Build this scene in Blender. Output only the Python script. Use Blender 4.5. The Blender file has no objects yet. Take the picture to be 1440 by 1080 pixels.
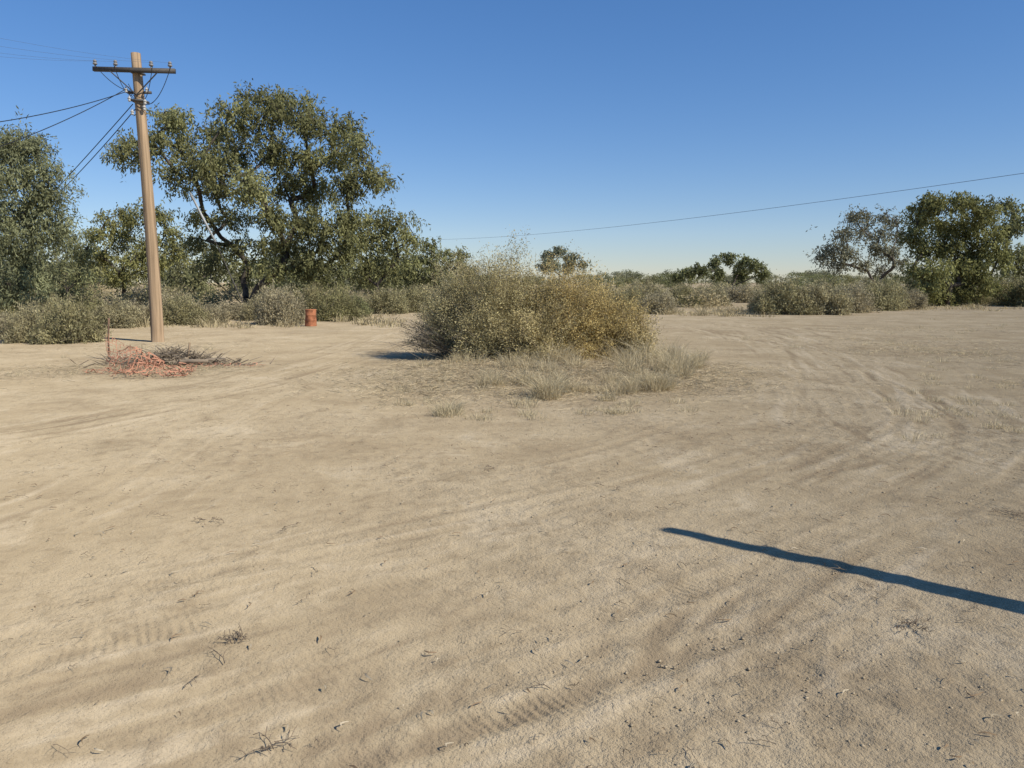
import bpy, math, numpy as np
from mathutils import Vector
rng = np.random.default_rng(11)
scene = bpy.context.scene
F=1088.0; PITCH=math.radians(7.5); H=1.6
cp,sp=math.cos(PITCH),math.sin(PITCH)
def W(px,py,dist):
    u=(px-720)/F; v=(py-540)/F
    t=dist/(cp-v*sp)
    return np.array([u*t,dist,H-(sp+v*cp)*t])
def G(px,py):
    u=(px-720)/F; v=(py-540)/F
    t=H/(sp+v*cp)
    return np.array([u*t,(cp-v*sp)*t])

# ---------------------------------------------------------------- noise
def _h(ix,iy,seed):
    n=(ix.astype(np.int64)*374761393+iy.astype(np.int64)*668265263+seed*1442695041)&0xffffffff
    n=((n^(n>>13))*1274126177)&0xffffffff
    return ((n^(n>>16))&0xffff)/65535.0
def vnoise(x,y,seed=0):
    ix=np.floor(x); iy=np.floor(y); fx=x-ix; fy=y-iy
    fx=fx*fx*(3-2*fx); fy=fy*fy*(3-2*fy)
    a=_h(ix,iy,seed); b=_h(ix+1,iy,seed); c=_h(ix,iy+1,seed); d=_h(ix+1,iy+1,seed)
    return (a*(1-fx)+b*fx)*(1-fy)+(c*(1-fx)+d*fx)*fy*1.0
def fbm(x,y,seed=0,o=4):
    s=0;a=.5;t=0
    for i in range(o):
        s=s+a*vnoise(x*2**i+17.3*i,y*2**i-9.1*i,seed+i); t+=a; a*=.5
    return s/t-.5

# ---------------------------------------------------------------- mesh accumulators
class Acc:
    def __init__(s): s.v=[];s.f=[];s.c=[];s.m=[];s.n=0
    def add(s,v,f,c,m=0):
        v=np.asarray(v,float).reshape(-1,3); f=np.asarray(f).reshape(-1,4)
        c=np.broadcast_to(np.asarray(c,float),(len(v),3))
        s.v.append(v); s.f.append(f+s.n); s.c.append(c); s.m.append(np.full(len(f),m)); s.n+=len(v)
    def merge(s,o,off=(0,0,0),scale=(1,1,1),rot=0,colf=1.0):
        v,f,c,m=o.arrays()
        v=v*np.array(scale); ca,sa=math.cos(rot),math.sin(rot)
        v=np.stack([v[:,0]*ca-v[:,1]*sa,v[:,0]*sa+v[:,1]*ca,v[:,2]],1)+np.array(off)
        s.v.append(v); s.f.append(f+s.n); s.c.append(c*colf); s.m.append(m); s.n+=len(v)
    def arrays(s):
        return np.concatenate(s.v),np.concatenate(s.f),np.concatenate(s.c),np.concatenate(s.m)
    def mesh(s,name,mats,smooth=False):
        v,f,c,m=s.arrays()
        me=bpy.data.meshes.new(name)
        me.vertices.add(len(v)); me.vertices.foreach_set('co',v.astype(np.float32).ravel())
        me.loops.add(len(f)*4); me.loops.foreach_set('vertex_index',f.astype(np.int32).ravel())
        me.polygons.add(len(f)); me.polygons.foreach_set('loop_start',np.arange(0,len(f)*4,4,dtype=np.int32))
        me.polygons.foreach_set('material_index',m.astype(np.int32))
        if smooth: me.polygons.foreach_set('use_smooth',np.ones(len(f),dtype=bool))
        me.update(calc_edges=True)
        a=me.color_attributes.new('Col','FLOAT_COLOR','POINT')
        a.data.foreach_set('color',np.concatenate([c,np.ones((len(c),1))],1).astype(np.float32).ravel())
        for x in mats: me.materials.append(x)
        return me
    def obj(s,name,mats,smooth=False,parent=None,loc=None):
        me=s.mesh(name,mats,smooth)
        o=bpy.data.objects.new(name,me); scene.collection.objects.link(o)
        if parent: o.parent=parent
        if loc is not None: o.location=loc
        return o
def unit(a): return a/np.maximum(np.linalg.norm(a,axis=-1,keepdims=True),1e-9)
def leaves(acc,c,d,L,Wd,col,m=0,out=None,spread=.75):
    n=len(c); d=unit(d)
    r=rng.normal(size=(n,3)) 
    if out is not None: r=unit(out)+r*spread
    s=unit(np.cross(d,r))
    L=np.broadcast_to(L,(n,))[:,None]; Wd=np.broadcast_to(Wd,(n,))[:,None]
    V=np.stack([c,c+d*L*.45+s*Wd*.5,c+d*L,c+d*L*.45-s*Wd*.5],1)
    acc.add(V,np.arange(4*n),np.repeat(np.broadcast_to(col,(n,3)),4,axis=0),m)
def ribbons(acc,P,w,col,m=0,taper=.35):
    n,k,_=P.shape
    t=unit(P[:,-1]-P[:,0]); s=unit(np.cross(t,rng.normal(size=(n,3))))
    ww=np.broadcast_to(w,(n,))[:,None]*np.linspace(1,taper,k)[None,:]
    A=P+s[:,None,:]*ww[...,None]*.5; B=P-s[:,None,:]*ww[...,None]*.5
    V=np.stack([A,B],2).reshape(n,2*k,3)
    fi=np.array([[2*i,2*i+1,2*i+3,2*i+2] for i in range(k-1)])
    f=(np.arange(n)[:,None,None]*2*k+fi[None])
    acc.add(V,f,np.repeat(np.broadcast_to(col,(n,3)),2*k,axis=0),m)
def segs(acc,A,B,ra,rb,col,m=0,sides=6):
    A=np.atleast_2d(np.asarray(A,float));B=np.atleast_2d(np.asarray(B,float)); n=len(A)
    if n==0: return
    ra=np.broadcast_to(ra,(n,)); rb=np.broadcast_to(rb,(n,))
    t=unit(B-A); ref=np.where(np.abs(t[:,2:3])>.9,np.array([[1.,0,0]]),np.array([[0,0,1.]]))
    s=unit(np.cross(t,ref)); q=np.cross(t,s)
    an=np.arange(sides)/sides*2*math.pi
    ring=s[:,None]*np.cos(an)[None,:,None]+q[:,None]*np.sin(an)[None,:,None]
    V=np.concatenate([A[:,None]+ring*ra[:,None,None],B[:,None]+ring*rb[:,None,None]],1)
    fi=np.array([[i,(i+1)%sides,sides+(i+1)%sides,sides+i] for i in range(sides)])
    f=np.arange(n)[:,None,None]*2*sides+fi[None]
    acc.add(V,f,np.broadcast_to(col,(3,)),m)
def tube(acc,P,r,col,m=0,sides=8,cap=True):
    P=np.asarray(P,float); k=len(P); r=np.broadcast_to(r,(k,))
    T=np.gradient(P,axis=0); T=unit(T)
    ref=np.array([0,0,1.]) if abs(unit(P[-1]-P[0])[2])<.9 else np.array([1.,0,0])
    s=unit(np.cross(T,ref)); q=np.cross(T,s)
    an=np.arange(sides)/sides*2*math.pi
    V=P[:,None]+(s[:,None]*np.cos(an)[None,:,None]+q[:,None]*np.sin(an)[None,:,None])*r[:,None,None]
    f=[[i*sides+j,i*sides+(j+1)%sides,(i+1)*sides+(j+1)%sides,(i+1)*sides+j] for i in range(k-1) for j in range(sides)]
    V=V.reshape(-1,3)
    if cap:
        for e,idx in ((0,0),(k-1,(k-1)*sides)):
            V=np.concatenate([V,P[e][None]]); ci=len(V)-1
            for j in range(0,sides,2):
                f.append([ci,idx+j,idx+(j+1)%sides,idx+(j+2)%sides])
    acc.add(V,f,col,m)
def box(acc,c,sz,col,m=0,ax=None):
    c=np.asarray(c,float); h=np.asarray(sz,float)/2
    ax=np.eye(3) if ax is None else ax
    V=np.array([[x,y,z] for x in(-1,1) for y in(-1,1) for z in(-1,1)],float)*h
    V=V@ax+c
    acc.add(V,[[0,1,3,2],[4,6,7,5],[0,4,5,1],[2,3,7,6],[0,2,6,4],[1,5,7,3]],col,m)

# ---------------------------------------------------------------- materials
def newmat(name):
    m=bpy.data.materials.new(name); m.use_nodes=True; nt=m.node_tree; nt.nodes.clear()
    out=nt.nodes.new('ShaderNodeOutputMaterial'); return m,nt,out
def N(nt,t,**k):
    n=nt.nodes.new(t)
    for a,b in k.items(): setattr(n,a,b)
    return n
def leafmat(name,trans=.3):
    m,nt,out=newmat(name)
    a=N(nt,'ShaderNodeAttribute',attribute_name='Col')
    p=N(nt,'ShaderNodeBsdfDiffuse')
    tr=N(nt,'ShaderNodeBsdfTranslucent'); mx=N(nt,'ShaderNodeMixShader'); mx.inputs[0].default_value=trans
    nt.links.new(a.outputs['Color'],p.inputs['Color']); nt.links.new(a.outputs['Color'],tr.inputs['Color'])
    nt.links.new(p.outputs[0],mx.inputs[1]); nt.links.new(tr.outputs[0],mx.inputs[2]); nt.links.new(mx.outputs[0],out.inputs[0])
    return m
def colmat(name,rough=.85,nscale=8,namt=.4,bump=.3,stretch=(1,1,1),metal=0):
    m,nt,out=newmat(name)
    a=N(nt,'ShaderNodeAttribute',attribute_name='Col')
    tc=N(nt,'ShaderNodeTexCoord'); mp=N(nt,'ShaderNodeMapping'); mp.inputs['Scale'].default_value=stretch
    no=N(nt,'ShaderNodeTexNoise'); no.inputs['Scale'].default_value=nscale; no.inputs['Detail'].default_value=6
    mr=N(nt,'ShaderNodeMapRange'); mr.inputs[1].default_value=.3; mr.inputs[2].default_value=.7; mr.inputs[3].default_value=1-namt; mr.inputs[4].default_value=1+namt
    mx=N(nt,'ShaderNodeVectorMath',operation='SCALE')
    p=N(nt,'ShaderNodeBsdfPrincipled'); p.inputs['Roughness'].default_value=rough; p.inputs['Metallic'].default_value=metal; p.inputs['Specular IOR Level'].default_value=.2
    b=N(nt,'ShaderNodeBump'); b.inputs['Strength'].default_value=bump; b.inputs['Distance'].default_value=.02
    L=nt.links.new
    L(tc.outputs['Object'],mp.inputs[0]); L(mp.outputs[0],no.inputs['Vector']); L(no.outputs[0],mr.inputs[0])
    L(a.outputs['Color'],mx.inputs[0]); L(mr.outputs[0],mx.inputs['Scale']); L(mx.outputs[0],p.inputs['Base Color'])
    L(no.outputs[0],b.inputs['Height']); L(b.outputs[0],p.inputs['Normal']); L(p.outputs[0],out.inputs[0])
    return m
def plainmat(name):
    m,nt,out=newmat(name)
    a=N(nt,'ShaderNodeAttribute',attribute_name='Col'); p=N(nt,'ShaderNodeBsdfDiffuse')
    nt.links.new(a.outputs['Color'],p.inputs['Color']); nt.links.new(p.outputs[0],out.inputs[0]); return m
M_leaf=leafmat('foliage'); M_bark=colmat('bark',.95,6,.5,.6,(1,1,.25))
M_twig=plainmat('twig'); M_grass=leafmat('dry_grass_mat',.3)
M_wood=colmat('weathered_wood',.85,16,.4,.6,(1,1,.04)); M_metal=colmat('dull_metal',.55,20,.2,.1)
M_net=leafmat('plastic_net',.2); M_clod=plainmat('soil_clod')
M_rust=colmat('rusty_steel',.8,9,.45,.3); M_cer=colmat('ceramic',.3,5,.05,0)
M_wire=colmat('wire',.6,5,.05,0)

# ---------------------------------------------------------------- tracks
def smooth_path(px):
    P=np.array([G(*p) for p in px]); out=[]
    Q=np.vstack([2*P[0]-P[1],P,2*P[-1]-P[-2]])
    for i in range(1,len(Q)-2):
        p0,p1,p2,p3=Q[i-1:i+3]
        for t in np.linspace(0,1,9)[:-1]:
            out.append(.5*((2*p1)+(-p0+p2)*t+(2*p0-5*p1+4*p2-p3)*t*t+(-p0+3*p1-3*p2+p3)*t**3))
    out.append(Q[-2]); return np.array(out)
PATHS=[([(-150,990),(120,945),(500,860),(850,768),(1100,690),(1240,620),(1235,570),(1150,515),(1080,470),(1040,452)],.75,1.),
 ([(-100,1150),(300,1020),(620,920),(930,820),(1180,720),(1340,630),(1330,570),(1240,500),(1120,462)],.72,.95),
 ([(-250,760),(0,690),(180,605),(370,530),(500,492),(560,466),(600,448)],.75,.8),
 ([(-200,930),(150,820),(420,745),(760,690),(980,630),(1060,570),(1060,500),(1010,458)],.72,.6),
 ([(-250,620),(60,590),(300,545),(470,505),(580,470)],.7,.8),
 ([(800,1200),(850,960),(905,860),(1080,760),(1280,690),(1500,640)],.7,.8),
 ([(1700,560),(1440,530),(1260,500),(1050,472),(900,455)],.75,.85),
 ([(1700,700),(1400,650),(1200,560),(1130,500),(1000,460)],.75,.9),
 ([(100,1120),(230,880),(420,700),(460,600),(330,540),(120,520)],.7,.3)]
PP=[(smooth_path(a),w,s) for a,w,s in PATHS]
def path_eval(x,y):
    rut=np.zeros_like(x); hh=np.zeros_like(x); best=np.zeros_like(x); sec=np.zeros_like(x); U=x*.7+y*.3; V=y*.9-x*.3; S=np.zeros_like(x)
    rl=np.random.default_rng(5)
    for ip,(P,hw,st) in enumerate(PP):
        dmin=np.full(x.shape,1e9); dl=np.zeros_like(x); ss=np.zeros_like(x); s0=0
        for a,b in zip(P[:-1],P[1:]):
            e=b-a; l=np.hypot(*e)
            if l<1e-6: continue
            e=e/l; rx=x-a[0]; ry=y-a[1]; t=np.clip(rx*e[0]+ry*e[1],0,l)
            ox=rx-e[0]*t; oy=ry-e[1]*t; d=np.hypot(ox,oy); k=d<dmin
            dmin=np.where(k,d,dmin); dl=np.where(k,(e[0]*ry-e[1]*rx),dl); ss=np.where(k,s0+t,ss); s0+=l
        sd=np.where(dl>0,dmin,-dmin)
        n_=np.where(dmin<2.6)[0]; s1=ss[n_]; d1=sd[n_]
        cov=np.clip(.5+2.6*fbm(s1*.28,d1*.7,15+ip),0,1)*np.exp(-(d1/1.5)**4)*st
        dd=d1+.4*fbm(s1*.35,d1*0,70+ip)
        f1=fbm(s1*.35,dd*6.5,30+ip,4); f2=fbm(s1*.6,dd*17,50+ip,2)
        S[n_]+=cov*(f1*1.05+f2*.75)
        for ps in range(3):
            off=rl.normal(0,.4)*(ps>0); tilt=rl.normal(0,.03)*(ps>0)
            wob=.25*fbm(s1*.3,s1*0,3+ip*5+ps)*2+off+tilt*s1; w_=rl.uniform(.07,.12)
            for sg in(-1,1):
                fade=np.clip(.3+2.8*fbm(s1*.4,s1*0+sg*3,5+ip*3+ps),0,1.2)*(1 if ps==0 else .6)
                q=(d1-sg*hw+wob)
                g=np.exp(-(q/w_)**4)*st*fade
                lip=np.exp(-((np.abs(q)-w_*1.4)/.045)**2)*st*fade
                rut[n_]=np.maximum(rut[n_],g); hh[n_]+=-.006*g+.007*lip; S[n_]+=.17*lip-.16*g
        bd=np.zeros_like(x); bd[n_]=cov
        k=bd>best; sec=np.where(k,best,np.maximum(sec,bd)); best=np.where(k,bd,best); U=np.where(k&(bd>.02),ss,U); V=np.where(k&(bd>.02),sd,V)
    S=S*(.75+.9*fbm(x*.9,y*.9,123,4))
    return rut,np.clip((best-sec)*3,0,1),hh+S*.009,U,V,S
def base_h(x,y):
    r=np.hypot(x,y); far=np.clip(1-r/90,0,1)
    bush=np.exp(-(((x-.6)/2.9)**2+((y-14.6)/2.4)**2)**1.5)*.14
    return (fbm(x*.2,y*.2,21,2)*.09+fbm(x*.9,y*.9,31,2)*.010)*far+bush
def hz(x,y):
    x=np.atleast_1d(np.asarray(x,float)); y=np.atleast_1d(np.asarray(y,float))
    return base_h(x,y)
def hz1(x,y): return float(hz(x,y)[0])

# ---------------------------------------------------------------- ground
def axis(lo,hi,far0,far1,st,ratio):
    c=list(np.arange(lo,hi,st)); s=st;v=c[-1]; 
    while v<far1: s*=ratio; v+=s; c.append(v)
    s=st; v=lo; pre=[]
    while v>far0: s*=ratio; v-=s; pre.append(v)
    return np.array(pre[::-1]+c)
xs=axis(-5,6.5,-2600,2600,.028,1.033); ys=axis(2.,12,-120,3000,.028,1.025)
X,Y=np.meshgrid(xs,ys); shp=X.shape; x=X.ravel(); y=Y.ravel()
rut=np.zeros_like(x);band=np.zeros_like(x);hh=np.zeros_like(x);U=x.copy();V=y.copy();SS=np.zeros_like(x)
k=(y>0)&(y<48)&(np.abs(x)<32)
rut[k],band[k],hh[k],U[k],V[k],SS[k]=path_eval(x[k],y[k])
def blob(cx,cy,rx,ry): return np.exp(-(((x-cx)/rx)**2+((y-cy)/ry)**2))
fine=np.clip(1-np.hypot(x,y-4)/28,0,1)
rough=np.clip(fbm(x*.7,y*.7,77)*4-.05,0,1)*.6
for (px,py,rx,ry,s_) in [(1080,900,.5,.35,1),(980,950,.45,.3,.9),(1180,830,.6,.3,.6),(900,990,.3,.3,.7),(1150,1010,.5,.25,.9),(650,860,.7,.25,.7),(1290,930,.4,.3,.6),(780,800,.8,.3,.7),(1340,690,.8,.5,.6),(1090,600,1,.5,.9),(700,745,.6,.3,.7),(1330,570,1.5,.8,.7),(1400,730,.8,.5,.7),(500,1010,.4,.2,.4),(950,900,.5,.3,.5)]:
    g=G(px,py); rough=np.maximum(rough,blob(g[0],g[1],rx,ry)*s_*np.clip(.75+2.5*fbm(x*2.5,y*2.5,88,3),0,1))
micro=(fbm(x*3,y*3,41,3)*.013+np.maximum(fbm(x*10,y*10,43,2),-.1)*.05*rough)*(1-.5*np.clip(rut,0,1))*fine
z=base_h(x,y)+hh*np.clip(1-np.hypot(x,y)/45,0,1)+micro
nr,nc=shp
idx=np.arange(nr*nc).reshape(shp)
f=np.stack([idx[:-1,:-1],idx[:-1,1:],idx[1:,1:],idx[1:,:-1]],-1).reshape(-1,4)
ga=Acc()
litter=np.zeros_like(x)
litter=np.maximum(litter,blob(.6,13.4,2.6,2.4))
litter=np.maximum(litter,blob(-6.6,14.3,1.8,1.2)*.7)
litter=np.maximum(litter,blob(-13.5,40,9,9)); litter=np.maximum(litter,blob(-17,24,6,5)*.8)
litter=np.maximum(litter,blob(10.5,17,3,2.)*.5)
litter=np.maximum(litter,np.clip((y-36)/8,0,1)*np.clip(.55+fbm(x*.08,y*.08,9)*2,0,1)*np.where((x>4)&(x<60)&(y<50),.3,1))
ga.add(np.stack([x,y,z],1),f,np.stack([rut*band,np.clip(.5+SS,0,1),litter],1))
m,nt,out=newmat('dry_dirt'); L=nt.links.new
at=N(nt,'ShaderNodeAttribute',attribute_name='Col'); sep=N(nt,'ShaderNodeSeparateColor'); L(at.outputs['Color'],sep.inputs[0])
tu=N(nt,'ShaderNodeAttribute',attribute_name='tuv'); geo=N(nt,'ShaderNodeNewGeometry')
tz=N(nt,'ShaderNodeSeparateXYZ'); L(tu.outputs['Vector'],tz.inputs[0])
def noise(sc,det=6,src=None,rough=.55,dist=0):
    n=N(nt,'ShaderNodeTexNoise'); n.inputs['Scale'].default_value=sc; n.inputs['Detail'].default_value=det; n.inputs['Roughness'].default_value=rough; n.inputs['Distortion'].default_value=dist
    L(src or geo.outputs['Position'],n.inputs['Vector']); return n.outputs[0]
def mp(src,sc):
    n=N(nt,'ShaderNodeMapping'); n.inputs['Scale'].default_value=sc; L(src,n.inputs[0]); return n.outputs[0]
def mr(src,a,b,c=0,d=1):
    n=N(nt,'ShaderNodeMapRange'); n.interpolation_type='SMOOTHSTEP'
    for i,vv in enumerate((a,b,c,d)): n.inputs[i+1].default_value=vv
    L(src,n.inputs[0]); return n.outputs[0]
def mth(op,a,b):
    n=N(nt,'ShaderNodeMath',operation=op)
    for i,q in enumerate((a,b)):
        if isinstance(q,(int,float)): n.inputs[i].default_value=q
        else: L(q,n.inputs[i])
    return n.outputs[0]
def mixc(fac,a,b):
    n=N(nt,'ShaderNodeMix',data_type='RGBA')
    if isinstance(fac,(int,float)): n.inputs[0].default_value=fac
    else: L(fac,n.inputs[0])
    for i,q in ((6,a),(7,b)):
        if isinstance(q,tuple): n.inputs[i].default_value=q+(1,)
        else: L(q,n.inputs[i])
    return n.outputs[2]
big=noise(.3,4); med=noise(1.1,7,dist=.5,rough=.68); fin=noise(7,6,rough=.74); spk=noise(60,3,rough=.7)
c=mixc(mr(big,.38,.62),(.425,.335,.210),(.505,.405,.262))
c=mixc(mr(med,.46,.66,0,.65),c,(.325,.25,.155))
c=mixc(mr(med,.46,.32,0,.5),c,(.58,.48,.33))
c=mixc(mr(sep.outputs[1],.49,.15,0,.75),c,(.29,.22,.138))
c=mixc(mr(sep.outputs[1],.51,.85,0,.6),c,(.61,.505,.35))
c=mixc(mr(fin,.5,.70,0,.55),c,(.28,.215,.133))
c=mixc(mr(spk,.6,.75,0,.55),c,(.2,.152,.095))
c=mixc(mth('MULTIPLY',tz.outputs[2],mr(fin,.4,.6,.15,.6)),c,(.28,.213,.135))
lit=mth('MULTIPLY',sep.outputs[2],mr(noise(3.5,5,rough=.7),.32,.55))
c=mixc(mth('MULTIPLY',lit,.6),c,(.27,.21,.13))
p=N(nt,'ShaderNodeBsdfDiffuse'); p.inputs['Roughness'].default_value=.8
L(c,p.inputs['Color'])
wv=N(nt,'ShaderNodeTexWave'); wv.inputs['Scale'].default_value=3.2; wv.inputs['Distortion'].default_value=5; wv.inputs['Detail'].default_value=3; L(mp(tu.outputs['Vector'],(2.2,1.6,0)),wv.inputs['Vector'])
trd=mth('MULTIPLY',mth('MULTIPLY',wv.outputs['Fac'],sep.outputs[0]),mr(med,.42,.58))
rgh=mr(big,.42,.6,.55,1)
hsum=mth('ADD',mth('MULTIPLY',mth('MULTIPLY',fin,rgh),1.9),mth('MULTIPLY',spk,.35))
hsum=mth('ADD',hsum,mth('MULTIPLY',trd,.3))
b=N(nt,'ShaderNodeBump'); b.inputs['Strength'].default_value=.9; b.inputs['Distance'].default_value=.033
L(hsum,b.inputs['Height']); L(b.outputs[0],p.inputs['Normal']); L(p.outputs[0],out.inputs[0])
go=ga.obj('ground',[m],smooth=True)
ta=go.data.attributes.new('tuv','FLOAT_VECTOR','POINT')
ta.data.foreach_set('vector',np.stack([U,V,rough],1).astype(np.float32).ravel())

# ---------------------------------------------------------------- trees
def vary(base,n,amt=.18,yel=.25):
    base=np.array(base); k=rng.normal(1,amt,(n,1)).clip(.45,1.7)
    y=rng.random((n,1))**2*yel
    return (base*k*(1-y)+np.array([.33,.28,.13])*y).clip(.01,.8)
def make_tree(name,bpx,dist,clumps,leafcol,fork=.22,stems=None,nsub=13,nleaf=110,leaf=(.2,.075),r0=.011,depth=.5,barkcol=(.085,.07,.055),droop=.9,yel=.2,subr=.30,dead=0):
    bx=W(bpx,400,dist)[0]; B=np.array([bx,dist,hz1(bx,dist)-.1])
    cl=[]
    xsr=[W(cx,cy,dist) for cx,cy,r in clumps]
    top=max(q[2] for q in xsr); half=max(abs(q[0]-bx) for q in xsr)
    cz=np.mean([q[2] for q in xsr])
    for cx,cy,r in clumps:
        q0=W(cx,cy,dist); rr=r*dist/F
        fr=1-min(1,(abs(q0[0]-bx)/max(half,1e-3))**2*.8)-.3*abs(q0[2]-cz)/max(top-cz,1e-3)
        dy=rng.uniform(-1,1)*half*depth*max(fr,.15)
        q=W(cx+rng.normal(0,r*.12),cy+rng.normal(0,r*.08),dist+dy)
        cl.append((q,rr*rng.uniform(.9,1.1)))
    pos=[B]; par=[-1]; tips=[]
    fz=top*fork
    stems=stems or [(bpx,0)]
    for sx,lean in stems:
        last=0; tgt=np.array([W(sx,400,dist)[0],dist+lean,fz*rng.uniform(.85,1.3)])
        n=6
        for i in range(1,n+1):
            t=i/n; p=B*(1-t)+tgt*t; p=p+rng.normal(0,.05,3)*(i<n); p[:2]+=(B[:2]-tgt[:2])*.2*math.sin(math.pi*t)
            pos.append(p); par.append(last); last=len(pos)-1
    def attach(T,step):
        P=np.array(pos); d=np.linalg.norm(P-T,axis=1)
        cost=d+np.maximum(0,P[:,2]-T[2]+.5*d)*1.6+np.maximum(0,fz*.8-P[:,2])*3
        i=int(np.argmin(cost)); a=P[i]; l=d[i]
        n=max(2,int(l/step)); ctl=(a+T)/2+np.array([0,0,-.05*l])+rng.normal(0,.07*l,3)
        last=i
        for k in range(1,n+1):
            t=k/n; p=(1-t)**2*a+2*t*(1-t)*ctl+t*t*T
            if k<n: p=p+rng.normal(0,.07*step,3)
            pos.append(p); par.append(last); last=len(pos)-1
        tips.append(last)
    order=sorted(range(len(cl)),key=lambda i:np.linalg.norm(cl[i][0]-np.array([bx,dist,fz])))
    for i in order: attach(cl[i][0],.6)
    acc=Acc(); cen=np.array([bx,dist,cz])
    for q,rr in [cl[i] for i in order]:
        cf=rng.normal(1,.13)
        ns=max(5,int(nsub*min(2.2,(rr/1.0)**1.4)))
        for s in range(ns):
            u=unit(rng.normal(size=3)); T=q+u*rr*np.array([1,1,.8])*rng.uniform(.3,1.05)
            T[2]=max(T[2],.5)
            attach(T,.35)
            if rng.random()<dead: continue
            sf=rng.normal(1,.12)*cf
            nst=8; per=max(2,nleaf//nst)
            st=T+rng.normal(0,1,(nst,3))*np.array([subr,subr,subr*.6])
            tt=rng.random((nst,per,1))*rng.uniform(.3,1.0,(nst,1,1))*droop
            dr=unit(np.array([0,0,-1.])+rng.normal(0,.45,(nst,1,3)))
            c=st[:,None]+dr*tt+rng.normal(0,.08,(nst,per,3))
            c=c.reshape(-1,3); dd=unit(np.repeat(dr,per,axis=1).reshape(-1,3)*.9+rng.normal(0,.5,(len(c),3)))
            o=unit(c-T)*.8+unit(c-q)*.7+unit(c-cen)*.4+np.array([0,0,.5])
            leaves(acc,c,dd,rng.uniform(.7,1.3,len(c))*leaf[0],leaf[1],vary(leafcol,len(c),.18,yel)*sf,0,out=o)
    P=np.array(pos); pr=np.array(par); cnt=np.zeros(len(P)); 
    for t in tips: cnt[t]+=1
    for i in range(len(P)-1,0,-1): cnt[pr[i]]+=max(cnt[i],.0)
    R=r0*np.maximum(cnt,.6)**.5
    R[0]*=1.35
    i=np.arange(1,len(P)); 
    bigm=R[i]>.035
    Ra=np.minimum(R[pr[i]],R[i]*1.35)
    segs(acc,P[pr[i]][bigm],P[i][bigm],Ra[bigm],R[i][bigm],barkcol,1,8)
    segs(acc,P[pr[i]][~bigm],P[i][~bigm],Ra[~bigm],R[i][~bigm],barkcol,1,3)
    return acc.obj(name,[M_leaf,M_bark])
GUM=(.225,.225,.10)
make_tree('eucalyptus_tree',345,40,[(370,148,34),(330,160,32),(310,185,28),(405,150,32),(350,135,18),(385,132,16),(435,172,30),(482,178,26),(500,200,26),(470,215,30),(520,240,22),(537,248,13),
 (245,165,20),(212,195,24),(182,205,20),(168,213,12),(228,160,20),(255,205,24),(290,215,30),(340,210,34),(390,205,34),(430,225,32),(350,255,32),(400,255,32),(445,265,32),(490,255,26),
 (300,265,24),(330,300,26),(375,300,30),(415,310,30),(455,315,30),(490,300,26),(405,350,24),(445,350,26),(480,345,24),(250,245,18),(370,340,20),(330,345,18),(285,300,18),(425,375,18),(270,235,18),(455,375,20),(300,235,22),(390,375,14),(270,335,16),(300,365,14),(350,375,14)],
 GUM,fork=.15,stems=[(305,-.8),(335,.8),(362,.6),(392,-.5)],nsub=12,nleaf=125,r0=.012)
make_tree('eucalyptus_tree',530,46,[(540,305,26),(572,305,15),(520,325,24),(555,335,24),(500,350,22),(530,360,22),(582,330,10),(495,320,20),(560,365,16),(515,385,16)],GUM,nsub=11,nleaf=105)
make_tree('eucalyptus_tree',-25,25,[(20,200,28),(45,205,24),(-10,215,34),(60,235,22),(25,245,34),(70,262,18),(50,275,26),(10,290,36),(78,300,14),(45,320,26),(0,340,34),(75,330,13),(35,365,24),(-40,260,45),(-60,330,45),(10,400,28),(-60,200,40),(-90,280,45),(45,395,18)],
 (.24,.25,.135),fork=.2,nsub=28,nleaf=150,leaf=(.13,.038),r0=.006,subr=.24,droop=.65,yel=.12)
make_tree('eucalyptus_tree',175,52,[(150,305,18),(180,295,18),(205,300,18),(228,300,14),(135,330,20),(170,330,24),(205,335,24),(235,330,18),(145,360,20),(190,365,24),(225,365,18),(165,385,18),(250,350,14),(120,350,14)],
 (.25,.245,.095),nsub=12,nleaf=95,leaf=(.22,.09),yel=.35)
make_tree('eucalyptus_tree',95,45,[(95,325,16),(75,345,18),(110,350,18),(85,370,20),(60,380,20),(110,385,18),(50,350,15)],(.23,.235,.115),nsub=10,nleaf=90)
make_tree('eucalyptus_tree',270,58,[(250,340,16),(275,335,14),(300,350,16),(260,370,16),(295,375,16),(320,370,14),(240,385,14),(280,395,12)],(.22,.22,.115),nsub=8,nleaf=70,leaf=(.24,.09))
make_tree('eucalyptus_tree',612,62,[(600,345,14),(585,360,14),(620,352,12),(645,355,11),(605,372,14),(632,372,12),(580,380,14),(655,372,9),(560,385,13),(610,388,12)],(.19,.195,.085),nsub=10,nleaf=80,leaf=(.26,.1))
make_tree('eucalyptus_tree',450,60,[(400,375,14),(440,385,16),(480,388,16),(520,388,14),(545,393,12)],(.19,.19,.09),nsub=8,nleaf=80,leaf=(.26,.1))
make_tree('eucalyptus_tree',1335,52,[(1310,285,20),(1340,280,20),(1375,290,18),(1395,300,14),(1290,300,18),(1320,310,24),(1355,315,24),(1385,325,18),(1285,325,16),(1330,340,24),(1370,345,20),(1300,345,18),(1400,345,16),(1345,370,22),(1310,380,20),(1380,375,20),(1405,365,16),(1300,405,16),(1365,400,20),(1325,410,16),(1390,400,16),(1285,375,12)],
 (.24,.24,.095),fork=.2,nsub=14,nleaf=110,leaf=(.22,.09))
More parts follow.
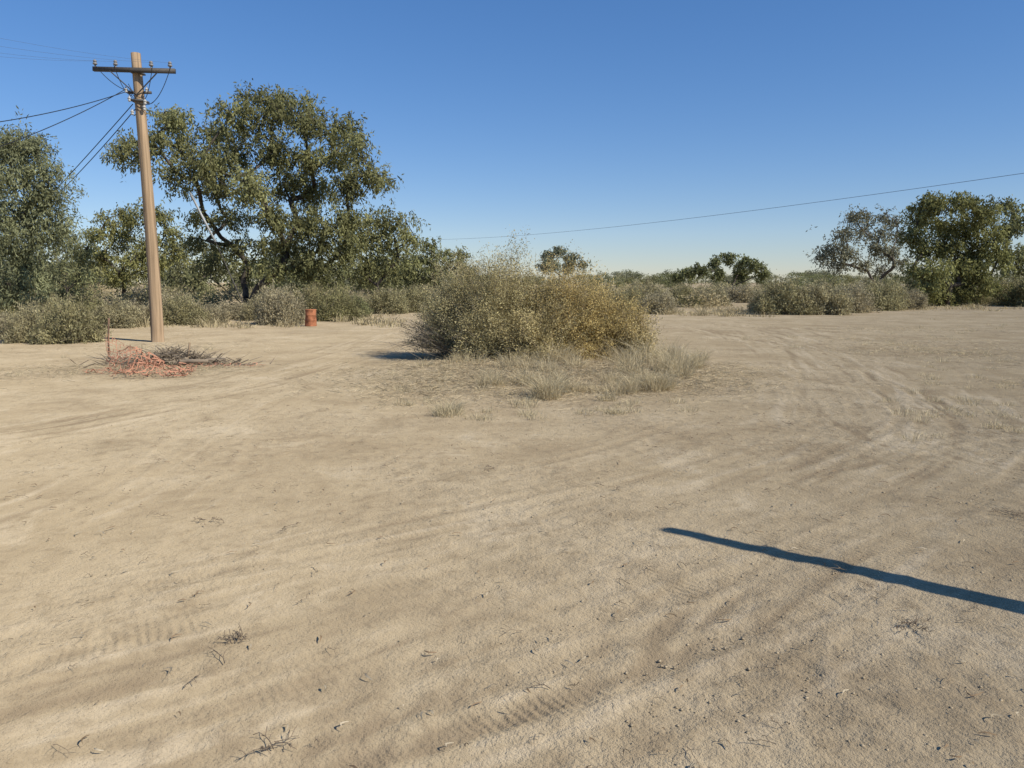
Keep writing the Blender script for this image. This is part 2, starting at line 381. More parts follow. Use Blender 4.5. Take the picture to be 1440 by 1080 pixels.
make_tree('eucalyptus_tree',1228,66,[(1200,305,11),(1215,297,9),(1245,300,9),(1258,310,10),(1185,325,12),(1215,325,12),(1240,325,12),(1262,330,10),(1165,345,13),(1195,350,13),(1230,348,12),(1155,362,10),(1180,368,12),(1255,352,11),(1215,370,11),(1245,375,10),(1225,310,9),(1180,350,10),(1265,365,9)],
 (.235,.225,.145),fork=.15,stems=[(1215,.5),(1232,-.4)],nsub=16,nleaf=66,r0=.013,leaf=(.24,.09),subr=.35,dead=.1,barkcol=(.13,.11,.09))
make_tree('eucalyptus_tree',1450,60,[(1410,290,12),(1425,300,14),(1440,315,18),(1420,325,14),(1455,295,20),(1470,330,22),(1440,350,18),(1415,350,12),(1480,360,22),(1430,375,16)],(.215,.22,.1),nsub=12,nleaf=80,leaf=(.26,.1),dead=.05)
make_tree('eucalyptus_tree',790,105,[(770,358,9),(788,350,8),(805,360,9),(780,368,10),(800,372,10),(765,372,7),(818,368,6)],(.19,.21,.145),nsub=14,nleaf=60,leaf=(.38,.15),r0=.014)
make_tree('eucalyptus_tree',1030,110,[(1005,368,9),(1025,362,10),(1045,365,10),(1065,372,10),(985,378,10),(1010,382,11),(1040,380,12),(965,384,9),(1072,385,8),(950,388,7)],(.19,.20,.09),nsub=14,nleaf=60,leaf=(.4,.16),r0=.014)

# ---------------------------------------------------------------- distant masses
def lod_tree(h,r,n,col,lf):
    a=Acc(); segs(a,[[0,0,-.2]],[[0,0,h*.6]],.16,.08,(.09,.08,.06),1,6)
    nc=16
    cc=np.stack([rng.normal(0,r*.45,nc),rng.normal(0,r*.45,nc),rng.uniform(.2,.9,nc)*h],1)
    for q in cc:
        k=n//nc; u=unit(rng.normal(size=(k,3)))*rng.random((k,1))**.4*np.array([r*.36,r*.36,h*.13])
        leaves(a,q+u,rng.normal(size=(k,3))+np.array([0,0,-.6]),lf,lf*.45,vary(col,k,.2)*rng.normal(1,.15),0,out=unit(u)+[0,0,.5])
    return a
tl=Acc()
var=[lod_tree(6,3.2,900,c_,.42) for c_ in ((.2,.21,.1),(.18,.19,.09),(.24,.23,.11),(.21,.215,.14))]
for i in range(380):
    yy=rng.uniform(120,520); xx=rng.uniform(-.85,.85)*yy
    px=720+xx/yy*F
    if px<650:
        if i%3==0: continue
        yy=rng.uniform(72,260); xx=(px-720)/F*yy; s=rng.uniform(.55,1.2)
    elif px<830: yy=rng.uniform(300,500); xx=(px-720)/F*yy; s=rng.uniform(.6,1.)
    else: yy=rng.uniform(190,480); xx=(px-720)/F*yy; s=rng.uniform(.6,.95)*min(1.15,yy/330+.3)
    tl.merge(var[rng.integers(4)],off=(xx,yy,-.2),scale=(s*1.3,s*1.3,s),rot=rng.uniform(0,6.28),colf=rng.uniform(.8,1.2))
tl.obj('distant_tree_line',[M_leaf,M_bark])

# ---------------------------------------------------------------- shrubs
def lump(d,seed): return 1+.45*fbm(d[:,0]*1.9+d[:,2]*1.3+seed*3.1,d[:,1]*1.9-d[:,2]*.9,seed,3)*2
def shrub(acc,cx,cy,rx,ry,h,nst,per,leaf,col,seed,z0=0,yel=.4,twigcol=(.30,.245,.17),side=.07,zmin=-.05,tw=.006,inner=.45,lo=0.):
    d=unit(rng.normal(size=(nst,3))); d[:,2]=np.abs(d[:,2])*1.0+zmin; d=unit(d)
    rr=lump(d,seed)*rng.uniform(inner,1.1,nst)**.7
    tip=np.stack([cx+d[:,0]*rx*rr,cy+d[:,1]*ry*rr,z0+np.maximum(lo+d[:,2]*(h-lo)*rr,.06)],1)
    bs=np.stack([cx+d[:,0]*rx*.25*rng.random(nst)+rng.normal(0,rx*.12,nst),cy+d[:,1]*ry*.25+rng.normal(0,ry*.12,nst),np.full(nst,z0)],1)
    ctl=(bs+tip)/2+np.stack([d[:,0]*0,d[:,1]*0,h*.22*np.ones(nst)],1)+rng.normal(0,.06*h,(nst,3))
    t=np.linspace(0,1,6)[None,:,None]
    P=(1-t)**2*bs[:,None]+2*t*(1-t)*ctl[:,None]+t*t*tip[:,None]
    P[:,:,2]=np.maximum(P[:,:,2],z0+.0)
    ribbons(acc,P,tw*rng.uniform(.7,1.6,nst),np.array(twigcol)*rng.uniform(.6,1.3,(nst,1)),1)
    k=3; ti=rng.uniform(.45,.98,(nst,k,1))
    a=(1-ti)**2*bs[:,None]+2*ti*(1-ti)*ctl[:,None]+ti*ti*tip[:,None]; a=a.reshape(-1,3)
    dv=unit(np.repeat(d,k,axis=0)*.6+rng.normal(0,.7,(nst*k,3))); ln=rng.uniform(1,3.8,(nst*k,1))*side
    ribbons(acc,np.stack([a,a+dv*ln*.5+rng.normal(0,.01,a.shape),a+dv*ln],1),tw*.6,np.array(twigcol)*rng.uniform(.7,1.5,(len(a),1)),1)
    tl_=rng.uniform(.35,1.02,(nst,per,1))
    c=((1-tl_)**2*bs[:,None]+2*tl_*(1-tl_)*ctl[:,None]+tl_**2*tip[:,None])+rng.normal(0,side,(nst,per,3))
    c=c.reshape(-1,3); c[:,2]=np.maximum(c[:,2],z0+.02)
    sf=np.repeat(rng.normal(1,.2,nst).clip(.5,1.5),per)[:,None]
    cl=1+.6*fbm(c[:,0]*2.2/rx+seed,c[:,2]*2.2/h+c[:,1]/ry,seed+7,3)[:,None]
    dr=np.repeat(d,per,axis=0)
    dd=unit(dr*.6+rng.normal(0,.8,c.shape))
    leaves(acc,c,dd,rng.uniform(.6,1.4,len(c))*leaf[0],leaf[1],vary(col,len(c),.2,yel)*sf*cl,0,out=dr+[0,0,.4],spread=.8)
GREY=(.40,.355,.21); OLIVE=(.29,.27,.13); STRAW=(.53,.44,.255); GOLD=(.53,.41,.175)
cb=Acc(); z0=hz1(0,15.5)
for (cx,cy,rx,ry,h,n,col,sd,lo) in [(-.85,16.1,1.1,1.2,2.15,580,(.47,.415,.22),1,.2),(-.3,15.8,1.05,1.2,2.35,600,(.485,.415,.21),2,.1),(.45,16.0,1.0,1.1,2.1,500,(.485,.41,.205),3,0),
   (1.2,15.5,1.05,1.1,1.85,640,GOLD,4,0),(1.95,15.5,.88,1.0,1.6,520,GOLD,5,0),(-1.25,15.9,.78,.9,1.55,280,(.45,.40,.23),6,.25),(.5,14.9,.85,.7,1.2,320,(.51,.425,.215),8,0),(2.4,15.2,.55,.7,1.0,220,(.55,.45,.24),9,0),(-.5,15.1,.75,.6,1.3,260,(.48,.42,.23),10,.05)]:
    shrub(cb,cx,cy,rx,ry,h,n,80,(.042,.016),col,sd,z0=z0,yel=.5,side=.06,zmin=-.12,lo=lo)
n=150
bs=np.stack([rng.normal(-1.0,.25,n),rng.normal(15.6,.3,n),np.full(n,z0)],1)
an=rng.uniform(2.4,4.0,n); ln=rng.uniform(.5,1.35,n)
tip=bs+np.stack([np.cos(an)*ln,np.sin(an)*ln*.7,rng.uniform(.1,.75,n)],1)
mid=(bs+tip)/2+np.stack([np.zeros(n),np.zeros(n),rng.uniform(0,.2,n)],1)+rng.normal(0,.05,(n,3))
ribbons(cb,np.stack([bs,mid,tip],1),.014,np.array((.17,.145,.11)),1)
ribbons(cb,np.stack([mid,(mid+tip)/2+rng.normal(0,.1,(n,3)),tip+rng.normal(0,.22,(n,3))],1),.008,np.array((.2,.17,.13)),1)
n=90
bx=rng.uniform(-1.4,2.2,n); bs=np.stack([bx,rng.uniform(15.2,16.2,n),z0+np.where(bx<.7,1.6,1.2)+0*bx],1)
tip=bs+np.stack([rng.normal(0,.3,n),rng.normal(0,.2,n),rng.uniform(.2,.5,n)],1)
ribbons(cb,np.stack([bs,(bs+tip)/2+rng.normal(0,.04,(n,3)),tip],1),.007,np.array((.4,.34,.2)),1)
cb.obj('saltbush_shrub',[M_leaf,M_twig])

variants=[]
for i,(col,n) in enumerate([(GREY,220),((.36,.325,.175),220),(OLIVE,240),((.45,.39,.25),210),(STRAW,200),((.22,.225,.11),260)]):
    a=Acc(); shrub(a,0,0,.9,.9,.85,n,60,(.065,.026),col,20+i,yel=.4,side=.06,tw=.010)
    for j in range(4):
        q=rng.uniform(-.65,.65,2); shrub(a,q[0],q[1],.5,.5,rng.uniform(.4,.85),80,50,(.065,.026),np.array(col)*rng.uniform(.8,1.2),50+i*4+j,yel=.4,side=.06,tw=.010)
    variants.append(a.mesh('shrub_mesh_%d'%i,[M_leaf,M_twig]))
def put(px,py,wpx,hpx,v,name='saltbush_shrub'):
    g=G(px,py); d=g[1]+wpx*g[1]/F*.35
    xx=(px-720)/F*d; o=bpy.data.objects.new(name,variants[v]); scene.collection.objects.link(o)
    o.location=(xx,d,hz1(xx,d)-.03); r=wpx*d/F/2
    o.scale=(r,r*rng.uniform(.8,1.1),hpx*d/F); o.rotation_euler=(0,0,rng.uniform(0,6.28))
for a in [(95,484,95,74,1),(45,482,80,62,0),(10,478,60,46,3),(65,470,80,60,1),(165,462,80,46,0),(195,458,60,40,3),(130,460,60,44,2),(258,458,75,48,1),(245,452,60,50,3),(290,456,60,34,3),
    (393,458,72,66,3),(370,452,50,46,0),(475,452,70,56,2),(440,444,60,50,1),(500,446,50,36,5),(545,442,74,40,1),(520,440,60,34,3),(585,440,70,42,1),(330,450,70,30,3),(15,455,80,60,2),
    (885,440,60,40,1),(925,442,60,38,3),(905,430,80,40,0),(960,428,70,32,1),(1000,430,60,32,0),(1035,426,70,30,3),(1100,443,90,58,1),(1145,443,80,54,0),(1075,440,50,38,3),(1190,440,80,46,3),(1240,437,90,46,1),(1275,435,50,36,3),
    (1170,436,70,46,2),(1215,432,80,44,0),(1420,430,80,44,1),(1310,430,60,34,2),(1360,430,60,30,1),(1395,428,50,38,3),(1450,432,80,58,2),(1290,425,60,44,2),(640,432,80,38,1),(690,432,80,38,0),
    (850,436,60,38,0)]: put(*a)
sm=Acc(); lod=[]
for col in (GREY,(.36,.32,.175),OLIVE,(.44,.38,.245),STRAW):
    a=Acc(); n=1000; d=unit(rng.normal(size=(n,3))); d[:,2]=np.abs(d[:,2]); rr=lump(d,int(rng.integers(99)))*rng.uniform(.6,1.05,n)
    leaves(a,d*rr[:,None]*np.array([1,1,1]),d+rng.normal(0,.7,d.shape),.14,.05,vary(col,n,.25,.3),0,out=d+[0,0,.3]); lod.append(a)
cnt=0
while cnt<450:
    yy=46+rng.random()**1.5*200; xx=rng.uniform(-.8,.85)*yy
    px=720+xx/yy*F
    if px>1290 and yy<60: continue
    if 860<px and yy<50: continue
    s=rng.uniform(.6,1.4); low=rng.random()<.4
    sm.merge(lod[rng.integers(5)] if not low else lod[4],off=(xx,yy,-.05),scale=(s*1.3,s*1.3,s*(.3 if low else rng.uniform(.7,1.25))),rot=rng.uniform(0,6.28),colf=rng.uniform(.75,1.15)); cnt+=1
sm.obj('distant_scrub',[M_leaf,M_twig])

# ---------------------------------------------------------------- dry grass
def tuft(acc,x0,y0,r,h,n,col=(.64,.54,.34),lean=.5,wd=.006):
    a=rng.uniform(0,6.28,n); q=np.sqrt(rng.random(n))*r
    bx=x0+np.cos(a)*q; by=y0+np.sin(a)*q; bs=np.stack([bx,by,hz(bx,by)],1)
    hh_=h*rng.uniform(.35,1.1,n)*(1-.5*(q/r)**2)
    dv=np.stack([np.cos(a)*(q/r)*lean+rng.normal(0,.35,n),np.sin(a)*(q/r)*lean+rng.normal(0,.35,n)],1)*hh_[:,None]
    m1=bs+np.concatenate([dv*.35,hh_[:,None]*.55],1); tp=bs+np.concatenate([dv*1.1,hh_[:,None]*rng.uniform(.7,1,(n,1))],1)
    ribbons(acc,np.stack([bs,m1,tp],1),wd*rng.uniform(.6,1.3,n),np.array(col)*rng.uniform(.6,1.2,(n,1)),0,.3)
ga2=Acc()
for px,py,wp,hp,n in [(775,557,62,50,800),(745,540,50,36,350),(800,548,40,34,350),(640,583,70,28,320),(930,548,60,56,700),(958,532,60,52,550),(905,525,50,52,450),(985,522,36,38,280),(880,545,50,38,350),(845,560,60,28,350),
   (700,545,60,32,300),(690,520,70,34,350),(740,518,60,38,350),(830,528,70,38,400),(660,515,50,26,260),(790,520,60,44,350),(600,570,30,14,80),(870,520,60,46,350),(560,545,30,12,60),(610,520,60,18,200),(945,505,50,44,350),(720,565,60,20,220),(880,575,50,14,120),(970,510,40,36,250)]:
    for j in range(3):
        g=G(px+rng.normal(0,wp*.25),py+rng.normal(0,6)); k=g[1]/F; tuft(ga2,g[0],g[1]+wp*k*.3,wp*k/2*rng.uniform(.4,.8),hp*k*rng.uniform(.6,1.05),n//2)
def litterb(acc,cx,cy,rx,ry,n,col=(.59,.485,.31),L=.14):
    bx=cx+rng.normal(0,rx,n); by=cy+rng.normal(0,ry,n); a=rng.uniform(0,6.28,n); l=rng.uniform(.4,1.3,n)*L
    z=hz(bx,by)+.012+rng.random(n)*.03
    p0=np.stack([bx,by,z],1); d=np.stack([np.cos(a)*l,np.sin(a)*l,rng.normal(0,.012,n)],1)
    ribbons(acc,np.stack([p0,p0+d*.5+rng.normal(0,.01,(n,3))+[0,0,.012],p0+d],1),.006,np.array(col)*rng.uniform(.5,1.25,(n,1)),0,.6)
litterb(ga2,.5,12.4,1.5,1.0,7000); litterb(ga2,.9,13.8,1.6,.9,7000); litterb(ga2,-1.3,11.6,.6,.9,900)
litterb(ga2,2.5,13.0,.8,.9,2600)
for i in range(40):
    px=rng.uniform(560,970);py=rng.uniform(530,590);g=G(px,py); tuft(ga2,g[0],g[1],.12,.13,50)
ga2.obj('dry_grass',[M_grass])
gb=Acc()
for cx,cy,rx,ry,n in [(9.5,18,1.6,1.0,900),(12,15,1.5,.8,700),(10.5,21,2,1,600),(8.5,12,.9,.4,250),(-9,13,1.2,.9,500),(-7,14,1.2,.5,900),(-8.5,19,1.5,1,400),(13,26,2,1,500)]:
    litterb(gb,cx,cy,rx,ry,n)
    for i in range(8): tuft(gb,cx+rng.normal(0,rx),cy+rng.normal(0,ry),.15,rng.uniform(.06,.2),40)
for i in range(50):
    px=rng.uniform(1250,1440);py=rng.uniform(440,620);g=G(px,py); tuft(gb,g[0],g[1],.14,rng.uniform(.05,.14),40)
for i in range(420):
    px=rng.uniform(870,1440) if i%2 else rng.uniform(-20,700); py=rng.uniform(424,446) if px<1080 else rng.uniform(422,438)
    if px<700: py=rng.uniform(430,462)
    if 560<px<700 or (415<px<460 and py>450): continue
    g=G(px,py); tuft(gb,g[0],g[1],rng.uniform(.3,.8),rng.uniform(.15,.5),40,wd=.035,col=(.53,.44,.26))
gb.obj('dry_grass',[M_grass])

# ---------------------------------------------------------------- ground debris
cl=Acc()
def clods(n,cx,cy,rx,ry,smin,smax):
    bx=rng.normal(cx,rx,n); by=rng.normal(cy,ry,n); ok=by>1.2; bx=bx[ok];by=by[ok];n=len(bx)
    r=smin+(smax-smin)*rng.random(n)**3; z=hz(bx,by)+r*.05
    V=np.array([[x_,y_,z_] for x_ in(-1,1) for y_ in(-1,1) for z_ in(-1,1)],float)*.7
    Fc=np.array([[0,1,3,2],[4,6,7,5],[0,4,5,1],[2,3,7,6],[0,2,6,4],[1,5,7,3]])
    VV=V[None]*(1+rng.normal(0,.28,(n,8,3)))*r[:,None,None]*np.array([1,1,.6])
    a=rng.uniform(0,6.28,n); ca,sa=np.cos(a)[:,None],np.sin(a)[:,None]
    VV=np.stack([VV[...,0]*ca-VV[...,1]*sa,VV[...,0]*sa+VV[...,1]*ca,VV[...,2]],-1)+np.stack([bx,by,z],1)[:,None]
    cc=np.array([.40,.32,.21])*rng.uniform(.8,1.15,(n,1))
    cl.add(VV.reshape(-1,3),(np.arange(n)[:,None,None]*8+Fc[None]),np.repeat(cc,8,axis=0))
clods(1800,1,6,4,3,.002,.008)
for (px,py,rx,ry,n) in [(1080,900,.4,.25,160),(980,960,.3,.2,120),(1190,820,.5,.2,100),(1150,1000,.4,.2,120),(650,860,.5,.2,60),(1340,690,.6,.4,80)]:
    g=G(px,py); clods(n,g[0],g[1],rx,ry,.003,.009)
cl.obj('soil_clods',[M_clod])
lf=Acc()
n=950
bx=rng.uniform(-4.5,5.5,n)*1.; by=2.2+rng.random(n)**1.2*8
z=hz(bx,by)+.012; a=rng.uniform(0,6.28,n); ln=rng.uniform(.015,.07,n)
p0=np.stack([bx,by,z],1); d=np.stack([np.cos(a),np.sin(a),0*a],1); s=np.stack([-np.sin(a),np.cos(a),0*a],1); cv=rng.normal(0,.3,(n,1))
ts=(0,.2,.45,.7,1)
pts=[p0+d*ln[:,None]*t+s*ln[:,None]*cv*math.sin(math.pi*t)+np.array([0,0,.007])*(math.sin(math.pi*t)+rng.random((n,1))*.5) for t in ts]
P=np.stack(pts,1); wd=np.array([.1,.8,1,.7,.05])*.5
ww=rng.uniform(.004,.009,n)[:,None]*wd[None]
A=P+s[:,None]*ww[...,None]; B=P-s[:,None]*ww[...,None]+np.array([0,0,.003])
V=np.stack([A,B],2).reshape(n,10,3); fi=np.array([[0,1,3,2],[2,3,5,4],[4,5,7,6],[6,7,9,8]])
cols=np.where(rng.random((n,1))<.45,np.array([[.54,.455,.32]]),np.array([[.29,.205,.125]]))*rng.uniform(.7,1.2,(n,1))
lf.add(V,np.arange(n)[:,None,None]*10+fi[None],np.repeat(cols,10,axis=0))
lf.obj('leaf_litter',[M_grass])
tw=Acc()
def twig(x0,y0,L,r=.003,col=(.26,.2,.135),br=3):
    a=rng.uniform(0,6.28); z=hz1(x0,y0)+.010
    P=np.array([[x0+math.cos(a)*L*t+rng.normal(0,L*.03),y0+math.sin(a)*L*t+rng.normal(0,L*.03),z+.008*rng.random()+.01*math.sin(3*t)] for t in np.linspace(0,1,5)])
    tube(tw,P,np.linspace(r,r*.5,5),col,0,5)
    for i in range(br):
        q=P[rng.integers(1,4)]; b=a+rng.choice([-1,1])*rng.uniform(.4,1); l=L*rng.uniform(.2,.45)
        tube(tw,np.array([q,q+[math.cos(b)*l*.5,math.sin(b)*l*.5,.012],q+[math.cos(b)*l,math.sin(b)*l,rng.random()*.02]]),r*.6,col,0,4)
for i in range(260):
    x0=rng.uniform(-5,6); y0=2.2+rng.random()**1.2*9; twig(x0,y0,rng.uniform(.03,.14),rng.uniform(.001,.002))
for px,py,n_,L in [(335,908,12,.07),(310,955,2,.2),(375,1060,6,.11),(1285,890,12,.08),(290,735,6,.1),(1425,730,8,.12),(1110,598,5,.12),(860,690,3,.12),(690,665,3,.12),(400,748,3,.1),(780,975,2,.08)]:
    for i in range(n_):
        g=G(px,py); twig(g[0]+rng.normal(0,L*.35),g[1]+rng.normal(0,L*.3),L*rng.uniform(.5,1.0),.002,(.2,.155,.11))
tw.obj('fallen_twigs',[M_twig])

# ---------------------------------------------------------------- utility pole
def empty(name,loc=(0,0,0)):
    e=bpy.data.objects.new(name,None); scene.collection.objects.link(e); e.location=loc; return e
D=21.07; pole=empty('utility_pole')
pb=W(222,480,D); pt=W(192,75,D)
a=Acc(); K=14; T=np.linspace(0,1,K)[:,None]
P=(pb-[0,0,.3])*(1-T)+pt*T; P[:,0]+=.03*np.sin(T[:,0]*4)
tube(a,P,np.linspace(.17,.118,K),(.36,.25,.15),0,20)
a.obj('pole_shaft',[M_wood],True,pole)
def onpole(py): 
    t=(480-py)/405.; return pb*(1-t)+pt*t
a=Acc(); l=W(137,100,D)-[0,.2,0]; r=W(251,103,D)-[0,.2,0]; ctr=(l+r)/2; ax0=unit(r-l); ax=np.array([ax0,[0,1,0],np.cross(ax0,[0,1,0])])
box(a,ctr,(np.linalg.norm(r-l),.09,.11),(.085,.075,.065),0,ax)
for s_ in (-1,1):
    q=onpole(133)-[0,.17,0]; e=ctr+ax0*s_*.62-[0,0.035,.04]
    segs(a,[q],[e],.016,.016,(.08,.075,.07),0,6)
q=onpole(128); box(a,q-[0,.0,0],(.62,.06,.06),(.1,.09,.08),0); box(a,onpole(140)-[0,0,0],(.34,.34,.05),(.12,.11,.1),0); box(a,onpole(102),(.26,.30,.04),(.1,.1,.1),0)
a.obj('crossarm',[M_metal],False,pole)
a=Acc(); tops=[]
def insul(c,s=1.,up=1):
    for z_,r_ in ((.0,.018),(.05,.018),(.055,.045),(.085,.05),(.09,.032),(.11,.032),(.115,.042),(.145,.036),(.165,.012)): pr.append([c[0],c[1],c[2]+z_*s*up]); rr.append(r_*s)
for t in (-.95,-.45,.42,.88):
    c=ctr+ax0*t*np.linalg.norm(r-l)/2+[0,0,.05]; pr=[];rr=[]; insul(c,1.15); tube(a,np.array(pr),np.array(rr),(.24,.23,.22),0,10); tops.append(np.array(c)+[0,0,.15])
for py,sx in ((122,-.27),(122,.27),(134,-.2),(138,.2),(146,.17),(152,-.15)):
    c=onpole(py)+np.array([sx,-.16,0]); pr=[];rr=[]; insul(c,.95,-1); tube(a,np.array(pr),np.array(rr),(.5,.48,.44),0,10)
a.obj('insulators',[M_cer],True,pole)
a=Acc()
def sag(p,q,s,n=14):
    t=np.linspace(0,1,n)[:,None]; P=np.asarray(p)*(1-t)+np.asarray(q)*t; P[:,2]-=(4*s*t*(1-t))[:,0]; return P
for i,(t,sg) in enumerate([(-.9,.1),(-.45,.05),(.45,.05),(.88,.1)]):
    c=ctr+ax0*t*1.1+[0,-.05,.1]; tube(a,sag(c,onpole(128+i*6)+[(-.18,-.14,.14,.18)[i],-.15,0],.12+.05*i),.009,(.03,.03,.03),0,5)
for i in range(4):
    tube(a,sag(onpole(118+i*4)+[-.2,-.15,0],onpole(135+i*5)+[.2,-.17,0],.15),.008,(.03,.03,.03),0,5)
tube(a,np.array([onpole(y_)+[.02*math.sin(y_),-.165,0] for y_ in range(150,300,12)]),.006,(.12,.1,.08),0,4)
a.obj('drop_leads',[M_wire],True,pole)
def wire(p,q,s,r=.011,col=(.02,.02,.022)):
    a=Acc(); tube(a,sag(p,q,s,40),r,col,0,5); return a.obj('overhead_wire',[M_wire],True)
wire(onpole(128)+[-.3,-.1,0],W(-250,190,14),.25,.010)
wire(onpole(124)+[-.28,-.1,0],W(-200,262,15),.25,.010)
wire(onpole(145)+[-.15,-.1,0],W(-40,385,36),.15,.012)
wire(onpole(152)+[-.1,-.1,0],W(-10,345,36),.35,.012)
for t_,yy in zip(tops,(40,30,15,-5)): wire(t_,W(-260,yy,15),.15,.0022,(.10,.12,.16))
wire(W(1800,190,22),W(540,336,100),1.0,.009,(.08,.11,.16))

a=Acc(); p0=W(267,271,33); p1=W(303,340,33.3); p2=W(352,446,33.9); p2[2]=hz1(p2[0],p2[1])-.05
tube(a,np.array([p0,(p0+p1)/2,p1]),.045,(.50,.50,.48),0,8); tube(a,np.array([p1,(p1+p2)/2,p2]),.022,(.12,.11,.1),0,6)
a.obj('stay_pole',[M_metal],True)

# drum
g=G(437,459); R=.2; zz=hz1(g[0],g[1])
prof=[(0,R*.98),(.02,R*1.04),(.04,R),(.2,R),(.215,R*1.05),(.235,R),(.39,R),(.405,R*1.05),(.425,R),(.58,R),(.6,R*1.05),(.615,R*1.0),(.60,R*.94),(.2,R*.93),(.19,.01)]
a=Acc(); S=22; an=np.arange(S)/S*2*math.pi
V=np.array([[g[0]+q*math.cos(t)+.03*z_+.012*math.sin(3*t+z_*9),g[1]+q*math.sin(t),zz+z_] for z_,q in prof for t in an])
f=[[i*S+j,i*S+(j+1)%S,(i+1)*S+(j+1)%S,(i+1)*S+j] for i in range(len(prof)-1) for j in range(S)]
a.add(V,f,(.40,.155,.075)); a.obj('rusty_drum',[M_rust],True)

# post to the right of the view, throws the long shadow
el=math.radians(40); az=np.array([.85,-.527])
tipg=np.array([.99,4.83]); hgt=2.7; q=hgt/math.tan(el)
top=np.array([tipg[0]+az[0]*q,tipg[1]+az[1]*q,hgt]); bdir=unit(np.array([1.52,-1.27])); bse=tipg+bdir*3.6
a=Acc(); T=np.linspace(0,1,10)[:,None]; P=np.array([bse[0],bse[1],-.2])*(1-T)+top*T
P[:,0]+=.03*np.sin(T[:,0]*math.pi)
tube(a,P,np.linspace(.11,.062,10),(.3,.23,.16),0,14); a.obj('leaning_post',[M_wood],True)

# ---------------------------------------------------------------- safety net, stakes, brush pile
st=Acc(); g=G(153,505); z0=hz1(*g); tube(st,np.array([[g[0],g[1],z0-.1],[g[0]+.02,g[1],z0+.45],[g[0]+.06,g[1],z0+.86]]),.018,(.18,.11,.07),0,6); st.obj('steel_stake',[M_rust],True)
st=Acc(); g=G(262,512); z0=hz1(*g); tube(st,np.array([[g[0],g[1],z0-.1],[g[0]+.05,g[1],z0+.2],[g[0]+.08,g[1]+.03,z0+.42]]),.022,(.22,.16,.1),0,6); st.obj('wooden_stake',[M_wood],True)
net=Acc()
def netsheet(org,eu,ev,nu,nv,amp,seed,hfun,cell=.055,miss=.1):
    def pos(u,v):
        u=np.asarray(u,float);v=np.asarray(v,float)
        wx=fbm(u*3+seed,v*3,seed)*amp; wy=fbm(u*3,v*3+seed,seed+5)*amp; wz=np.abs(fbm(u*4.5,v*4.5,seed+9))*amp*1.6
        x_=org[0]+eu[0]*u+ev[0]*v+wx; y_=org[1]+eu[1]*u+ev[1]*v+wy
        return np.stack([x_,y_,hz(x_,y_)+.02+wz+hfun(u,v)],-1)
    us=np.arange(nu+1)*cell; vs=np.arange(nv+1)*cell
    for A_,B_,sw in ((us,vs,0),(vs,us,1)):
        for a_ in A_:
            if sw==0: p=pos(np.full(len(B_),a_-.006),B_); q=pos(np.full(len(B_),a_+.006),B_)
            else: p=pos(B_,np.full(len(B_),a_-.006)); q=pos(B_,np.full(len(B_),a_+.006))
            k=len(B_); V=np.stack([p,q],1).reshape(-1,3)
            f=[[2*i,2*i+1,2*i+3,2*i+2] for i in range(k-1) if rng.random()>miss]
            net.add(V,f,np.array([.60,.30,.19])*rng.uniform(.75,1.15))
netsheet(G(155,533),(1,.1),(-.1,1),18,14,.28,3,lambda u,v:.22*np.exp(-((u-.35)/.3)**2-((v-.5)/.3)**2),.065)
netsheet(G(150,524),(1,.2),(-.2,.4),14,12,.3,8,lambda u,v:.4*np.clip(v*1.6,0,1)*np.exp(-((u-.4)/.4)**2),.065,.2)
netsheet(G(112,528),(1,.05),(0,1),14,5,.2,12,lambda u,v:0*u,.065,.3)
netsheet(G(240,518),(1,.05),(0,1),26,3,.2,15,lambda u,v:0*u,.065,.35)
netsheet(G(152,506),(.95,.1),(0,.12),9,7,.10,18,lambda u,v:v*1.1*np.clip(1.05-u*1.5,0.1,1),.065,.25)
net.obj('safety_netting',[M_net])
bp=Acc(); c=G(232,514)
n=420; bx=rng.normal(c[0],.65,n); by=rng.normal(c[1]+.3,.3,n); a_=rng.normal(0,.9,n)+np.where(rng.random(n)<.5,0,3.14); l=rng.uniform(.15,.65,n)
p0=np.stack([bx,by,hz(bx,by)+rng.random(n)*.22*np.exp(-((bx-c[0])/.7)**2)],1); p2=p0+np.stack([np.cos(a_)*l,np.sin(a_)*l,rng.uniform(-.02,.24,n)],1)
segs(bp,p0,(p0+p2)/2+rng.normal(0,.03,(n,3)),.010,.008,(.22,.175,.125),0,4); ribbons(bp,np.stack([(p0+p2)/2,p2],1),.012,np.array((.32,.26,.185)),0)
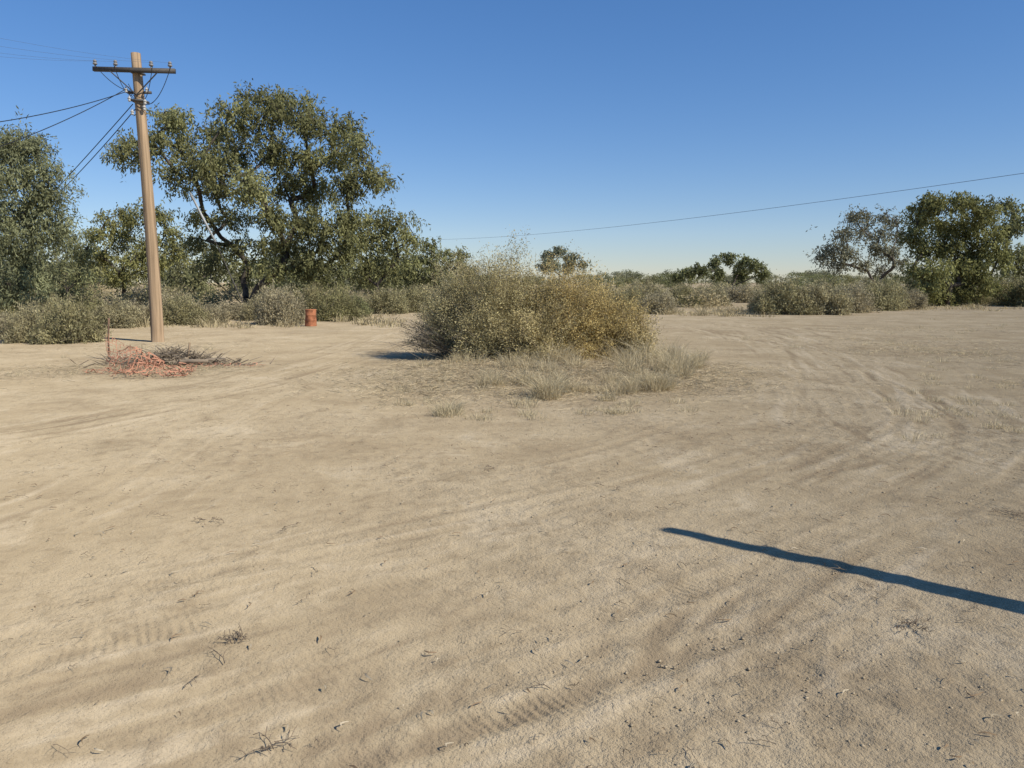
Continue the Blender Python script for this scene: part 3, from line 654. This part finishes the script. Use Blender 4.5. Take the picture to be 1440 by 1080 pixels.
for dx,dy,ang,ll,rr_ in [(-.3,.0,.3,.7,.045),(.15,-.1,-.2,.8,.05),(.5,.15,.15,.6,.04),(-.05,.25,.6,.5,.035)]:
    p=np.array([c[0]+dx,c[1]+dy,hz1(c[0]+dx,c[1]+dy)+rr_]); e=p+[math.cos(ang)*ll,math.sin(ang)*ll,.06]
    tube(bp,np.array([p,(p+e)/2+[0,0,.02],e]),[rr_,rr_*.9,rr_*.7],(.27,.215,.155),0,8)
bp.obj('brush_pile',[M_twig])

# ---------------------------------------------------------------- sun, sky, camera
sv=Vector((.85*math.cos(el),-.527*math.cos(el),math.sin(el))).normalized()
sd=bpy.data.lights.new('sun','SUN'); sd.energy=5.0; sd.angle=math.radians(.53); sd.color=(1,.94,.83)
so=bpy.data.objects.new('sun',sd); so.rotation_mode='QUATERNION'; so.rotation_quaternion=sv.to_track_quat('Z','Y'); so.location=(20,-12,20); scene.collection.objects.link(so)
w=bpy.data.worlds.new('World'); scene.world=w; w.use_nodes=True; nt=w.node_tree
sk=nt.nodes.new('ShaderNodeTexSky'); sk.sky_type='NISHITA'; sk.sun_disc=False; sk.sun_elevation=el; sk.sun_rotation=math.atan2(.85,-.527)
sk.altitude=0; sk.air_density=1.0; sk.dust_density=.0; sk.ozone_density=3.0
gm=nt.nodes.new('ShaderNodeGamma'); gm.inputs[1].default_value=.76
hs=nt.nodes.new('ShaderNodeHueSaturation'); hs.inputs['Saturation'].default_value=1.38
mu=nt.nodes.new('ShaderNodeMix'); mu.data_type='RGBA'; mu.blend_type='MULTIPLY'; mu.inputs[0].default_value=1; mu.inputs[7].default_value=(.88,.94,1.17,1)
bg=nt.nodes['Background']; nt.links.new(sk.outputs[0],gm.inputs[0]); nt.links.new(gm.outputs[0],hs.inputs['Color']); nt.links.new(hs.outputs[0],mu.inputs[6]); nt.links.new(mu.outputs[2],bg.inputs[0]); bg.inputs[1].default_value=.15
cd=bpy.data.cameras.new('camera'); cd.sensor_width=36; cd.lens=36*F/1440; cd.clip_end=6000; cd.clip_start=.05
co=bpy.data.objects.new('camera',cd); co.location=(0,0,H); co.rotation_euler=(math.pi/2-PITCH,0,0); scene.collection.objects.link(co); scene.camera=co
scene.view_settings.view_transform='Standard'; scene.view_settings.look='None'; scene.view_settings.exposure=0
print('verts',sum(len(me.vertices) for me in bpy.data.meshes))
